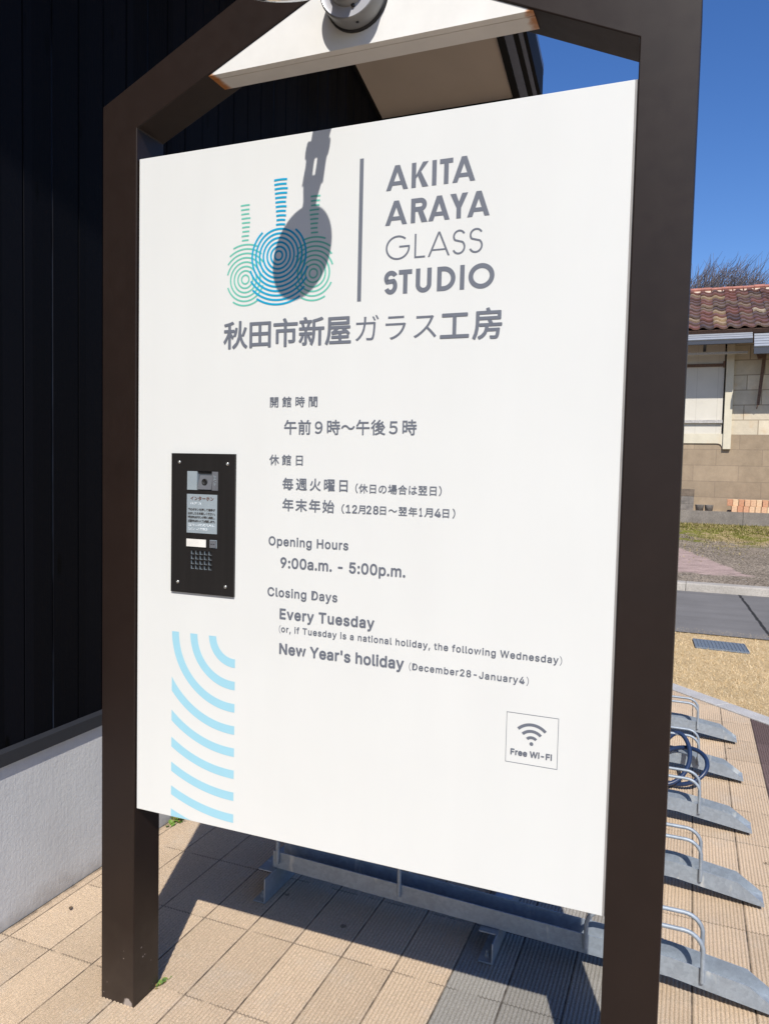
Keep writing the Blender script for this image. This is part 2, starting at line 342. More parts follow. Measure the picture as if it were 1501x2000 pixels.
for i in range(90000):
    x = rg.uniform(-1.3, 2.6); y = rg.uniform(4.6, 8.09)
    if y < lawn_y(x)+.012-abs(rg.gauss(0, .022)) or y > 8.03+abs(rg.gauss(0, .02)) or (.06 < x < .50 and 7.17+.04*math.sin(x*40) < y < 7.52): continue
    a = rg.uniform(0, 6.283); l = rg.uniform(.015, .05); lean = rg.uniform(.4, 1.0)*l; hgt = l*rg.uniform(.15, .55); wd = rg.uniform(.0008, .0019)
    ca, sa = math.cos(a), math.sin(a); o = len(vs)
    vs += [(x-sa*wd, y+ca*wd, -.012), (x+sa*wd, y-ca*wd, -.012), (x+ca*lean, y+sa*lean, -.012+hgt)]; fs.append((o, o+1, o+2))
me = bpy.data.meshes.new('dry_grass'); me.from_pydata(vs, [], fs); o = obj('dry_grass', me, M_STRAW)
tag(o, 'dry straw coloured grass between the paved forecourt and the road', 'grass'); kind(o, 'stuff')
# greener verge below the low wall
n = N('mossy grass', .9, 0, .2); gi = n.t.nodes.new('ShaderNodeNewGeometry').outputs['Random Per Island']
n.base(n.ramp(gi, [(0, (.07, .075, .014)), (.4, (.16, .15, .035)), (.65, (.30, .24, .10)), (1, (.46, .36, .19))])); M_MOSS = n.m
vs = []; fs = []
for i in range(26000):
    x = rg.uniform(-2.5, 3.2); y = 17.28-abs(rg.gauss(0, 1.7)); 
    if y < 12.2 or (y < 16.4 and rg.random() < .45+.5*math.sin(x*2.3+y*1.7)*math.sin(y*2.9-x)): continue
    a = rg.uniform(0, 6.283); l = rg.uniform(.03, .085); lean = rg.uniform(.2, .9)*l; hgt = l*rg.uniform(.2, .8); wd = rg.uniform(.003, .007)
    ca, sa = math.cos(a), math.sin(a); o = len(vs); z0 = hz(y)
    vs += [(x-sa*wd, y+ca*wd, z0), (x+sa*wd, y-ca*wd, z0), (x+ca*lean, y+sa*lean, z0+hgt)]; fs.append((o, o+1, o+2))
me = bpy.data.meshes.new('verge_grass'); me.from_pydata(vs, [], fs); o = obj('verge_grass', me, M_MOSS)
tag(o, 'short mossy green grass at the foot of the low concrete wall', 'grass'); kind(o, 'stuff')

# ------------------------------------------------------------------ the sign
YF, YP = 1.6285, 1.6345           # frame face, sheet face
sign = thing('information_sign', 'brown gabled sign frame with tall white board listing opening hours', 'sign board', (-.75, 1.68, 0))
xl0, xl1, xr0, xr1 = -1.4806, -1.3684, -.1337, -.0209; zin, zout, DEP = 2.3655, 2.4336, .1069
xm = -.751; zai = zin+.45*(xr0-xl1)/2; zao = zout+.47*(xr1-xl0)/2
fr = MB().prism([(xl0, -.03), (xl1, -.03), (xl1, zin), (xm, zai), (xr0, zin), (xr0, -.03), (xr1, -.03), (xr1, zout), (xm, zao), (xl0, zout)], 'y', YF, YF+DEP)
frame = fr.build('frame', M_FRAME, sign, bevel=.0025)
panel = MB().box((-1.365, YP, .5611), (-.1395, YP+.032, 2.2879)).build('panel', M_WHITE, sign, bevel=.0012)
MB().box((-.1393, YP+.001, .5611), (-.1345, YP+.03, 2.2879)).build('edge_trim', M_TRIM, sign)
# rails behind the sheet that carry it
for z in (.66, 2.2): MB().box((xl1, YP+.034, z-.025), (xr0, YP+.074, z+.025)).build('back_rail', M_FRAME, sign)
zb = 2.4615; e = (zb-zin)/.45
tri = lambda dz, ins: [(xl1+(zb-zin+dz)/.45+ins, zb+dz), (xr0-(zb-zin+dz)/.45-ins, zb+dz), (xm, zai-ins*.5)]
gp = MB(); gp.prism(tri(0, .002), 'y', YF+.004, YF+.024); gp.prism(tri(.0012, .0035), 'y', YF+.024, YF+.026, 1); gp.prism(tri(0, .002), 'y', YF+.026, YF+.076)
gp.build('gable_panel', [M_ENAMEL, M_GAP], sign)

# --- lettering
FB = None                             # Blender's own bundled typefaces; the built-in one stands in if they are missing
try: FB = bpy.data.fonts.load(bpy.utils.system_resource('DATAFILES')+'/fonts/Inter.woff2')
except Exception: pass
def glyphs(s, space=1.0, latin=False):
    cu = bpy.data.curves.new('t', 'FONT'); cu.body = s; cu.size = 1; cu.space_character = space; cu.resolution_u = 4
    if latin and FB: cu.font = FB
    o = bpy.data.objects.new('t', cu); COL.objects.link(o)
    d = bpy.context.evaluated_depsgraph_get(); me = bpy.data.meshes.new_from_object(o.evaluated_get(d))
    v = [(p.co.x, p.co.y) for p in me.vertices]; f = [tuple(p.vertices) for p in me.polygons]
    bpy.data.objects.remove(o); bpy.data.curves.remove(cu); bpy.data.meshes.remove(me); return v, f
CAP = max(y for x, y in glyphs('H', latin=True)[0])
def text(s, x0, x1, z0, hgt, bold, latin, y, mat, parent, name='lettering', extra=None, into=None):
    em = hgt/CAP if latin else hgt/.915
    v, f = glyphs(s, 1.0, latin); ink0 = min(p[0] for p in v); w0 = max(p[0] for p in v)-ink0
    k = len(s)-1
    t = ((x1-x0)/em-w0)/max(1, k)
    v, f = glyphs(s, 1+2*t, latin); ink0 = min(p[0] for p in v); w1 = max(p[0] for p in v)-ink0
    sx = (x1-x0)/w1; zb_ = z0 if latin else z0+.075*em
    mb = into or MB(); offs = [(0, 0)]+([(math.cos(a*math.pi/4)*bold, math.sin(a*math.pi/4)*bold) for a in range(8)] if bold else [])
    for q, (ox, oy) in enumerate(offs):
        for i, fc in enumerate(f): mb.add([(x0+(v[k_][0]-ink0)*sx+ox*em, y-.00008*q-.000014*(i % 5), zb_+(v[k_][1]+oy)*em) for k_ in fc], [tuple(range(len(fc)))])
    if extra: extra(mb)
    if into: return
    return mb.build(name, mat, parent, recalc=False)
YT = YP-.0005
def arc_strip(mb, cx, cz, r0, r1, a0, a1, y, seg=16, sx=1.0):
    vs = []
    for i in range(seg+1):
        a = a0+(a1-a0)*i/seg
        vs += [(cx+math.cos(a)*r0*sx, y, cz+math.sin(a)*r0), (cx+math.cos(a)*r1*sx, y, cz+math.sin(a)*r1)]
    mb.add(vs, [(2*i, 2*i+2, 2*i+3, 2*i+1) for i in range(seg)])
def brackets(xa, xb, z):                   # thin round brackets round the two English notes
    def go(mb):
        for x, sd in ((xa, 1), (xb, -1)):
            a = math.radians(40); R_ = .0155; c0 = math.pi if sd > 0 else 0
            arc_strip(mb, x+sd*R_, z, R_-.0007, R_+.0007, c0-a, c0+a, YT)
    return go
for s, x0, x1, z0, hg, b, lat in [
    ('開館時間', -.9652, -.8362, 1.6441, .0251, .014, 0), ('午前９時～午後５時', -.9245, -.5842, 1.5783, .0343, .015, 0),
    ('休館日', -.9647, -.8729, 1.5034, .0253, .014, 0), ('毎週火曜日', -.9269, -.7528, 1.4438, .0289, .017, 0),
    ('（休日の場合は翌日）', -.7323, -.5207, 1.4423, .0215, .014, 0), ('年末年始', -.926, -.7866, 1.3922, .0300, .017, 0),
    ('Opening Hours', -.9633, -.7481, 1.3061, .0208, .017, 1), ('9:00a.m. - 5:00p.m.', -.929, -.6033, 1.2523, .0243, .020, 1),
    ('Closing Days', -.9643, -.7742, 1.1795, .0209, .017, 1), ('Every Tuesday', -.9287, -.6776, 1.1253, .0243, .024, 1),
    ("New Year's holiday", -.9284, -.6015, 1.0378, .0252, .024, 1),
    ('or, if Tuesday is a national holiday, the following Wednesday', -.9245, -.2495, 1.0924, .0150, .015, 1),
    ('December28-January4', -.5795, -.3205, 1.0391, .0150, .015, 1)]:
    text(s, x0, x1, z0, hg, b, lat, YT, M_GREY, panel, extra=brackets(-.9305, -.2424, 1.0985) if s[:3] == 'or,' else brackets(-.5872, -.312, 1.0455) if s[:3] == 'Dec' else None)
mb = MB(); px = lambda q: -.7669+.2793*(q-398)/527*(1+.045*(925-q)/527)
for s, a, b, z0, hg, lat in (('（', 398, 410, 1.3925, .0215, 0), ('12', 419, 470, 1.3943, .0185, 1), ('月', 475, 509, 1.3935, .0205, 0), ('28', 515, 570, 1.3943, .0185, 1), ('日～翌年', 578, 750, 1.3935, .0205, 0), ('1', 761, 773, 1.3943, .0185, 1), ('月', 784, 822, 1.3935, .0205, 0), ('4', 831, 859, 1.3943, .0185, 1), ('日）', 868, 925, 1.3935, .0205, 0)):
    text(s, px(a), px(b), z0, hg, .016, lat, YT, M_GREY, panel, into=mb)
mb.build('lettering', M_GREY, panel, recalc=False)
text('秋田市新屋', -1.1005, -.7526, 1.7905, .0655, .019, 0, YT, M_GREY, panel)
text('ガラス', -.7404, -.5428, 1.792, .0620, 0, 0, YT, M_GREY, panel)
text('工房', -.5332, -.3956, 1.788, .0655, .019, 0, YT, M_GREY, panel)

# --- geometric title lettering, one mesh per word, built from strokes
def stroke(mb, pts, wd, y, closed=False):
    pts = [Vector(p) for p in pts]; pts = [p for i, p in enumerate(pts) if i == 0 or (p-pts[i-1]).length > 1e-6]; n_ = len(pts); L = []
    for i, p in enumerate(pts):
        if closed: t0 = (p-pts[i-1]).normalized(); t1 = (pts[(i+1) % n_]-p).normalized()
        else: t0 = (p-pts[i-1]).normalized() if i else (pts[1]-p).normalized(); t1 = (pts[i+1]-p).normalized() if i < n_-1 else t0
        nn = Vector((-(t0+t1).y, (t0+t1).x)).normalized(); k = 1/max(.5, nn.dot(Vector((-t0.y, t0.x))))
        L += [p+nn*wd/2*k, p-nn*wd/2*k]
    vs = [(p.x, y, p.y) for p in L]; m_ = n_ if closed else n_-1
    mb.add(vs, [(2*i, (2*i+2) % (2*n_), (2*i+3) % (2*n_), 2*i+1) for i in range(m_)])
def arc(cx, cy, rx, ry, a0, a1, seg=24): return [(cx+rx*math.cos(math.radians(a0+(a1-a0)*i/seg)), cy+ry*math.sin(math.radians(a0+(a1-a0)*i/seg))) for i in range(seg+1)]
def letter(mb, ch, x0, x1, z0, h, t, y):
    W = x1-x0; dy = [0]
    def nxt(): dy[0] += .00003; return y-dy[0]
    def quad(*p): mb.add([(x0+a, nxt()+0*b, z0+b) if False else (x0+a, y-dy[0], z0+b) for a, b in p], [tuple(range(len(p)))]); nxt()
    def st(pts, closed=False): stroke(mb, [(x0+a, z0+b) for a, b in pts], t, y-dy[0], closed); nxt()
    if ch == 'A':
        th = t*1.08; ap = t*.55
        quad((0, 0), (th, 0), (W/2+ap, h), (W/2-ap, h)); quad((W, 0), (W-th, 0), (W/2-ap, h), (W/2+ap, h))
        zc = h*.27; k = lambda z: th*.7+(W/2-th*.5)*z/h
        quad((k(zc), zc-t*.42), (W-k(zc), zc-t*.42), (W-k(zc), zc+t*.42), (k(zc), zc+t*.42))
    elif ch == 'K':
        quad((0, 0), (t, 0), (t, h), (0, h)); quad((t, h*.50), (W-t*1.25, h), (W, h), (t*1.0, h*.36)) ; quad((t*1.2, h*.55), (W-t*1.3, 0), (W+t*.05, 0), (t*2.1, h*.62))
    elif ch == 'I': quad((0, 0), (W, 0), (W, h), (0, h))
    elif ch == 'T': quad((0, h-t), (W, h-t), (W, h), (0, h)); quad((W/2-t/2, 0), (W/2+t/2, 0), (W/2+t/2, h-t), (W/2-t/2, h-t))
    elif ch == 'L': quad((0, 0), (t, 0), (t, h), (0, h)); quad((t, 0), (W, 0), (W, t), (t, t))
    elif ch == 'Y':
        quad((0, h), (t*1.25, h), (W/2+t*.5, h*.42), (W/2-t*.5, h*.42)); quad((W, h), (W-t*1.25, h), (W/2-t*.5, h*.42), (W/2+t*.5, h*.42)); quad((W/2-t/2, 0), (W/2+t/2, 0), (W/2+t/2, h*.43), (W/2-t/2, h*.43))
    elif ch == 'R':
        quad((0, 0), (t, 0), (t, h), (0, h)); r = (h*.55)/2-t/2; bx = W-t*.35-r
        st([(t, h-t/2), (bx-t*.3, h-t/2)]+arc(bx-t*.3, h-t/2-r, r, r, 90, -90)+[(t, h-t/2-2*r)])
        quad((W*.42, h*.46), (W-t*1.25, 0), (W+t*.08, 0), (W*.42+t*1.2, h*.46))
    elif ch == 'D':
        quad((0, 0), (t, 0), (t, h), (0, h)); st([(t, h-t/2), (W*.35, h-t/2)]+arc(W*.35, h/2, W*.65-t/2, h/2-t/2, 90, -90, 32)+[(t, t/2)])
    elif ch == 'O': st(arc(W/2, h/2, W/2-t/2, h/2-t/2+t*.06, 0, 360, 48)[:-1], True)
    elif ch == 'U': st([(t/2, h), (t/2, W/2)]+arc(W/2, W/2-t*.05, W/2-t/2, W/2-t/2, 180, 360, 28)+[(W-t/2, h)])
    elif ch == 'G':
        st(arc(W/2, h/2, W/2-t/2, h/2-t/2+t*.1, 48, 360, 44)); quad((W*.56, h*.5-t*.05), (W-t*.02, h*.5-t*.05), (W-t*.02, h*.5+t*.95), (W*.56, h*.5+t*.95))
    elif ch == 'S':
        rt = h*.245-t*.02; rb = h*.275; wt = W*.44; wb = W*.5-t/2
        up = arc(W*.5, h-t/2-(rt-t*.0)*.93, wt-t*.25, rt*.93, 25, 220, 22); lo = arc(W*.48, t/2+rb*.93, wb, rb*.93, 52, -155, 24)
        st(up+lo)
for word, z0, h, t, cells in [
    ('AKITA', 2.1286, .0548, .0106, [(-.6715, -.6186), (-.6107, -.5711), (-.5625, -.552), (-.5449, -.5143), (-.5153, -.4635)]),
    ('ARAYA', 2.0512, .0540, .0106, [(-.6721, -.619), (-.6102, -.5714), (-.569, -.5191), (-.5191, -.4786), (-.4795, -.4293)]),
    ('GLASS', 1.9735, .0535, .0042, [(-.6692, -.6106), (-.5998, -.5741), (-.5678, -.5169), (-.5112, -.4809), (-.4735, -.4419)]),
    ('STUDIO', 1.8965, .0535, .0106, [(-.6709, -.6383), (-.6358, -.6037), (-.5949, -.5575), (-.5446, -.502), (-.4919, -.4816), (-.4726, -.4146)])]:
    mb = MB()
    for ch, (a, b) in zip(word, cells): letter(mb, ch, a, b, z0, h, t, YT)
    mb.build('lettering', M_GREY, panel, recalc=False)
MB().add([(-.7380, YT, 1.8856), (-.7282, YT, 1.8856), (-.7282, YT, 2.209), (-.7380, YT, 2.209)], [(0, 1, 2, 3)]).build('divider_bar', M_GREY, panel, recalc=False)
# --- striped bottle emblem: concentric rings cut to a bottle outline
def bottle(cx, cz, ring, wd, bz, bh, bw, nx, nz0, nz1, n0, n1, mat, y):
    mb = MB()
    def inside(x, z):
        if abs((x-cx)/bw)**2.7+abs((z-bz)/bh)**2.7 <= 1: return True
        if nz0-.006 <= z <= nz1:
            q = (z-nz0)/(nz1-nz0); wq = n0+(n1-n0)*max(0, q)**1.2 + (.004 if q < .02 else 0)
            return abs(x-nx) <= wq
        return False
    for k in range(1, 24):
        r = k*ring; m_ = 220 if k > 6 else 96; run = []
        def flush(run):
            if len(run) < 2: return
            vs = []
            for a in run: vs += [(cx+math.cos(a)*(r-wd/2), y, cz+math.sin(a)*(r-wd/2)), (cx+math.cos(a)*(r+wd/2), y, cz+math.sin(a)*(r+wd/2))]
            mb.add(vs, [(2*i, 2*i+2, 2*i+3, 2*i+1) for i in range(len(run)-1)])
        for i in range(m_+1):
            a = -math.pi/2+.001+2*math.pi*i/m_
            if inside(cx+math.cos(a)*r, cz+math.sin(a)*r): run.append(a)
            else: flush(run); run = []
        flush(run)
    mb.build('bottle_emblem', mat, panel, recalc=False)
bottle(-1.0404, 1.9575, .01055, .0041, 1.969, .0768, .0515, -1.0417, 2.046, 2.1385, .0106, .0163, M_GREEN, YT)
bottle(-.8529, 1.9588, .01055, .0041, 1.9705, .0760, .0500, -.8525, 2.048, 2.1400, .0108, .0155, M_GREEN, YT)
bottle(-.9475, 2.0079, .01055, .0048, 1.9815, .0932, .0790, -.9430, 2.076, 2.1910, .0132, .0205, M_BLUE, YT-.0003)
# --- pale blue wave pattern cut to a tall rectangle
wcx, wcz = -1.0590, 1.0630; X0, X1, Z0, Z1 = -1.2515, -1.0570, .5625, 1.0612
for k in range(9):
    mb = MB(); r0 = .0552+.0577*k; r1 = r0+.0222; NS = 90; pr = []
    for i in range(NS+1):
        a = math.pi*(.99+.53*i/NS)
        pr.append(((wcx+math.cos(a)*r0, wcz+math.sin(a)*r0), (wcx+math.cos(a)*r1, wcz+math.sin(a)*r1)))
    for i in range(NS):
        poly = [pr[i][0], pr[i+1][0], pr[i+1][1], pr[i][1]]
        for ax, lim, sg in ((0, X0, 1), (0, X1, -1), (1, Z0, 1), (1, Z1, -1)):       # clip to the rectangle
            out = []
            for q in range(len(poly)):
                A, B = poly[q], poly[(q+1) % len(poly)]; da, db = sg*(A[ax]-lim), sg*(B[ax]-lim)
                if da >= 0: out.append(A)
                if da*db < 0: t = da/(da-db); out.append((A[0]+(B[0]-A[0])*t, A[1]+(B[1]-A[1])*t))
            poly = out
            if len(poly) < 3: break
        if len(poly) >= 3: mb.add([(p[0], YT, p[1]) for p in poly], [tuple(range(len(poly)))])
    mb.build('wave_stripe', M_PALE, panel, recalc=False)
# --- wireless symbol in a thin box
mb = MB(); bx0, bx1, bz0, bz1 = -.3572, -.2438, .8612, .9732; tt = .0011
for a, b in (((bx0, bz0), (bx1, bz0+tt)), ((bx0, bz1-tt), (bx1, bz1)), ((bx0, bz0+tt), (bx0+tt, bz1-tt)), ((bx1-tt, bz0+tt), (bx1, bz1-tt))):
    mb.add([(a[0], YT, a[1]), (b[0], YT, a[1]), (b[0], YT, b[1]), (a[0], YT, b[1])], [(0, 1, 2, 3)])
cx, cz = -.3009, .9087
mb.add([(cx+.0042*math.cos(q*.2618), YT, cz+.0042*math.sin(q*.2618)) for q in range(24)], [tuple(range(24))])
for r0, r1 in ((.0108, .0172), (.0246, .0312), (.0388, .0455)): arc_strip(mb, cx, cz, r0, r1, math.radians(45), math.radians(135), YT, 20)
mb.build('wireless_symbol', M_GREY, panel, recalc=False)
text('Free Wi-Fi', -.3455, -.2562, .8795, .0125, .03, 1, YT, M_GREY, panel)

# ------------------------------------------------------------------ intercom on the board
ic = thing('intercom', 'dark bronze door intercom with camera and speaker holes on white board', 'intercom', (-1.156, YP, 1.17))
y1 = YP-.0062
x0, x1, z0, z1 = -1.2525, -1.0600, 1.1680, 1.5282
gx = [-1.1894+.01335*i for i in range(5)]; gzs = [1.2316+.01263*i for i in range(4)]; hw = .0094
# plate with real openings for the speaker, camera and buttons
holes = [(a, z, a+hw, z+.0097) for a in gx for z in gzs]+[(-1.2030, 1.4345, -1.1090, 1.4835)]
xs = sorted({x0, x1}|{h[0] for h in holes}|{h[2] for h in holes}); zs = sorted({z0, z1}|{h[1] for h in holes}|{h[3] for h in holes})
mb = MB()
def in_hole(x, z): return any(h[0] < x < h[2] and h[1] < z < h[3] for h in holes)
for i in range(len(xs)-1):
    for j in range(len(zs)-1):
        if in_hole((xs[i]+xs[i+1])/2, (zs[j]+zs[j+1])/2): continue
        mb.add([(xs[i], y1, zs[j]), (xs[i+1], y1, zs[j]), (xs[i+1], y1, zs[j+1]), (xs[i], y1, zs[j+1])], [(0, 1, 2, 3)])
for a, b, c_, d in holes:
    for p, q in (((a, b), (c_, b)), ((c_, b), (c_, d)), ((c_, d), (a, d)), ((a, d), (a, b))):
        mb.add([(p[0], y1, p[1]), (q[0], y1, q[1]), (q[0], YP-.0012, q[1]), (p[0], YP-.0012, p[1])], [(0, 1, 2, 3)], 0 if c_-a > .02 else 1)
for p, q in (((x0, z0), (x1, z0)), ((x1, z0), (x1, z1)), ((x1, z1), (x0, z1)), ((x0, z1), (x0, z0))):
    mb.add([(p[0], y1, p[1]), (q[0], y1, q[1]), (q[0], YP, q[1]), (p[0], YP, p[1])], [(0, 1, 2, 3)])
plate = mb.build('face_plate', [M_PLATE, M_SILVER], ic, recalc=False)
MB().box((-1.196, YP-.0014, 1.226), (-1.118, YP-.0010, 1.286)).build('speaker_backing', M_BLACK, ic)
cm = MB(); cm.box((-1.2032, YP-.0012, 1.4343), (-1.1088, YP-.0004, 1.4837), 1); cm.box((-1.2024, y1-.0012, 1.4351), (-1.1725, YP-.001, 1.4829), 2)
cm.box((-1.1275, y1-.0008, 1.4351), (-1.1096, YP-.001, 1.4829), 0); cm.box((-1.1725, YP-.0025, 1.4772), (-1.1275, YP-.0012, 1.4829), 3)
cm.add([(-1.1715, y1-.0015, 1.437), (-1.1295, y1-.0015, 1.437), (-1.1295, YP-.0022, 1.473), (-1.1665, YP-.0022, 1.473), (-1.1715, YP-.001, 1.437), (-1.1295, YP-.001, 1.437)], [(0, 1, 2, 3), (0, 3, 4), (1, 5, 2)], 0)
for q in range(9): cm.box((-1.1220+.004*(q % 3 == 0), y1-.0014, 1.448+.003*q), (-1.1205+.005*(q % 2), y1-.0008, 1.4495+.003*q), 2)
camu = cm.build('camera_unit', [M_CAMGREY, M_CAMGLASS, M_SILVER, M_BLACK], ic, recalc=False)
ln = MB(); yl = (y1-.0015)*.47+(YP-.0022)*.53-.0004
ln.lathe([(.0082, 0), (.0082, -.0022), (.0066, -.003), (.0050, -.0010), (.0001, -.0008)], (-1.1500, yl, 1.4562), (0, 1, 0), 24); ln.build('lens', M_BLACK, camu, recalc=False)
lab = MB().box((-1.2032, y1-.0008, 1.3245), (-1.1112, y1, 1.4243)).build('instruction_label', M_SILVER, ic)
yk = y1-.0011
text('インターホン', -1.1915, -1.1216, 1.4085, .0105, .02, 0, yk, M_INKRED, lab)
for i, s in enumerate(('下のボタンを押して相手が', '出ましたらお話しください。', '呼出中はボタンが早く点滅し、', '応答中はゆっくり点滅します。')):
    text(s, -1.1988, -1.1166, 1.3818-.0098*i, .0066, .012, 0, yk, M_INK, lab)
rb = random.Random(5)
for zz, na in ((1.3985, 8), (1.3432, 17), (1.3332, 12)):
    br = MB()
    for i in range(na):
        for a in range(2):
            for b in range(3):
                if rb.random() < .5: br.lathe([(.0008, 0), (.0006, -.0006), (.0001, -.0008)], (-1.196+i*.0048+a*.0018, yk+.0003, zz+b*.0019), (0, 1, 0), 6)
    br.build('braille', M_BRAILLE, lab, recalc=False)
nw = MB(); nw.box((-1.2036, y1-.0012, 1.2884), (-1.1404, y1, 1.3098), 1); nw.box((-1.2028, y1-.0022, 1.2892), (-1.1432, y1-.0012, 1.3088), 0)
nw.build('name_window', [M_NAME, M_BLACK], ic)
cb = MB(); cb.box((-1.1322, y1-.001, 1.2884), (-1.1112, y1, 1.3090), 1); cb.box((-1.1310, y1-.0035, 1.2900), (-1.1124, y1-.001, 1.3080), 0); cb.box((-1.1275, y1-.0038, 1.2978), (-1.1225, y1-.0035, 1.2994), 2); cb.box((-1.1205, y1-.0038, 1.2978), (-1.1160, y1-.0035, 1.2994), 2)
cb.build('call_button', [M_CAMGREY, M_SILVER, M_BLACK], ic)
for x, z in ((-1.2282, 1.5054), (-1.0825, 1.5032), (-1.2308, 1.1944), (-1.0850, 1.1922)):
    MB().lathe([(.0046, 0), (.0046, -.0008), (.0034, -.0020), (.0012, -.0023), (.0001, -.0010)], (x, y1, z), (0, 1, 0), 16).build('screw', M_SCREW, ic, recalc=False)

# ------------------------------------------------------------------ lamp on the gable
lamp = thing('sign_spotlight', 'polished metal spotlight reaching out from the white gable panel', 'lamp', (-.751, YF+.004, 2.567))
yw = YF+.004; MC = Vector((-.751, yw, 2.567))
MB().lathe([(.0001, 0), (.0765, 0), (.0765, -.007), (.07, -.008)], MC, (0, 1, 0), 40).build('gasket', M_BLACK, lamp)
mt = MB().lathe([(.0725, -.007), (.0725, -.046), (.0705, -.049), (.0685, -.050)], MC, (0, 1, 0), 48)
mt.lathe([(.0685, -.050), (.066, -.0485), (.046, -.0490)], MC, (0, 1, 0), 48, 1)
mt.lathe([(.046, -.0490), (.043, -.060), (.034, -.070), (.0001, -.071)], MC, (0, 1, 0), 48)
mt.lathe([(.0042, -.049), (.0042, -.053), (.0001, -.054)], MC+Vector((.012, 0, -.046)), (0, 1, 0), 10, 2)
mt.lathe([(.0035, .004), (.0035, -.001), (.0001, -.0015)], MC+Vector((.014, -.030, -.0715)), (0, 0, 1), 10, 2)
mt.build('wall_mount', [M_BRUSH, M_FACE, M_BLACK], lamp)
HC = Vector((-.745, 1.270, 2.418))
A0 = MC+Vector((0, -.066, .004)); A1 = Vector((-.750, 1.462, 2.563)); J = Vector((-.7485, 1.374, 2.537))
MB().tube([A0, A0.lerp(A1, .3), A0.lerp(A1, .7), A1, J.lerp(A1, .4), J], [.030, .0235, .0215, .0225, .024, .021], 20).build('arm', M_BRUSH, lamp)
yk_ = MB(); d = (HC-J).normalized(); sdv = d.cross(Vector((0, 0, 1))).normalized()
for sg in (-1, 1):
    p0 = J+sdv*.0150*sg-d*.004; p1 = HC-d*.104+sdv*.0150*sg
    yk_.tube([p0, p0.lerp(p1, .5), p1], [.0125, .0105 if sg > 0 else .0118, .0125], 12)
yk_.tube([J-sdv*.028, J+sdv*.028], .014, 16); yk_.tube([HC-d*.116, HC-d*.100, HC-d*.080, HC-d*.052], [.0235, .0225, .0175, .0175], 16); yk_.build('yoke', M_BRUSH, lamp)
aim = Vector((-.26, .60, -.72)).normalized()
hd = MB(); prof = [(.0001, -.066), (.024, -.063), (.044, -.052), (.060, -.034), (.069, -.010), (.0725, .016), (.0735, .034), (.0735, .040), (.071, .041)]
hd.lathe(prof, HC, aim, 48); hd.build('lamp_head', M_CHROME, lamp)
MB().lathe([(.071, .041), (.066, .036), (.0001, .032)], HC, aim, 40).build('lens', M_CAMGLASS, lamp)

# ------------------------------------------------------------------ weathered bicycle rack
rack = thing('bicycle_rack', 'galvanised bicycle rack with five trays and low hoops behind the sign', 'bicycle rack', (-.5, 3.4, 0))
YT0, DYT, TWD, THT = 2.285, .586, .082, .058
XT0, XT1 = -1.312, .292
def tz(x): return .091-(x+1.312)*.0275 if x < 0 else .0549-x*.140
def tray_mesh(y0):
    mb = MB(); t = .0032; xs = [XT0, -1.0, -.6, -.3, 0.0, .1, .205, XT1]
    def wall(ya, yb):
        vs = []
        for x in xs:
            hgt = THT if x < .21 else .012
            vs += [(x, ya, tz(x)), (x, yb, tz(x)), (x, yb, tz(x)+hgt), (x, ya, tz(x)+hgt)]
        fs = []
        for i in range(len(xs)-1):
            o, p = 4*i, 4*i+4
            fs += [(o, p, p+3, o+3), (o+1, o+2, p+2, p+1), (o+3, p+3, p+2, o+2), (o, o+1, p+1, p)]
        fs += [(0, 3, 2, 1), (len(vs)-4, len(vs)-3, len(vs)-2, len(vs)-1)]
        mb.add(vs, fs)
    wall(y0, y0+t); wall(y0+TWD-t, y0+TWD)
    vs = []
    for x in xs: vs += [(x, y0+t, tz(x)+.001), (x, y0+TWD-t, tz(x)+.001), (x, y0+TWD-t, tz(x)+.004), (x, y0+t, tz(x)+.004)]
    fs = []
    for i in range(len(xs)-1):
        o, p = 4*i, 4*i+4; fs += [(o+3, p+3, p+2, o+2), (o, o+1, p+1, p)]
    mb.add(vs, fs); return mb
def hoop_pts(xa, xb, y, za, zb_, zt):
    r = .055; P = [(xa, y, za), (xa, y, zt-r)]
    P += [(xa+r-r*math.cos(math.radians(a)), y, zt-r+r*math.sin(math.radians(a))) for a in range(12, 91, 13)]
    P += [(xb-r+r*math.sin(math.radians(a)), y, zt-r+r*math.cos(math.radians(a))) for a in range(0, 91, 13)]
    return P+[(xb, y, zb_)]
for i in range(5):
    y0 = YT0+DYT*i
    tray_mesh(y0).build('tray', M_GALV, rack)
    for xa, xb, zt_ in ((-1.290, -.835, .31), (-.238, .085, .207)):
        for yy in (y0-.0068, y0+TWD+.0068):
            MB().tube(hoop_pts(xa, xb, yy, tz(xa)+.02, tz(xb)+.022, zt_), .0065, 10).build('hoop', M_GALV, rack, recalc=False)
for bx, hgt in ((-1.30, .0895), (-.505, .0675)):
    mb = MB(); y0, y1_ = 2.205, 4.95; t = .004
    mb.box((bx-.042, y0, .002), (bx, y1_, .002+t)); mb.box((bx, y0, .002), (bx+t, y1_, hgt-.001)); mb.box((bx-.055, y0+.055, hgt-.001-t), (bx, y1_, hgt-.001))
    bmo = mb.build('support_beam', M_GALV, rack)
    MB().lathe([(.008, 0), (.008, .009), (.004, .010), (.004, .022), (.0001, .022)], (bx-.021, y0+.03, .006), (0, 0, 1), 6, smooth=False).build('anchor_bolt', M_GALV, bmo)
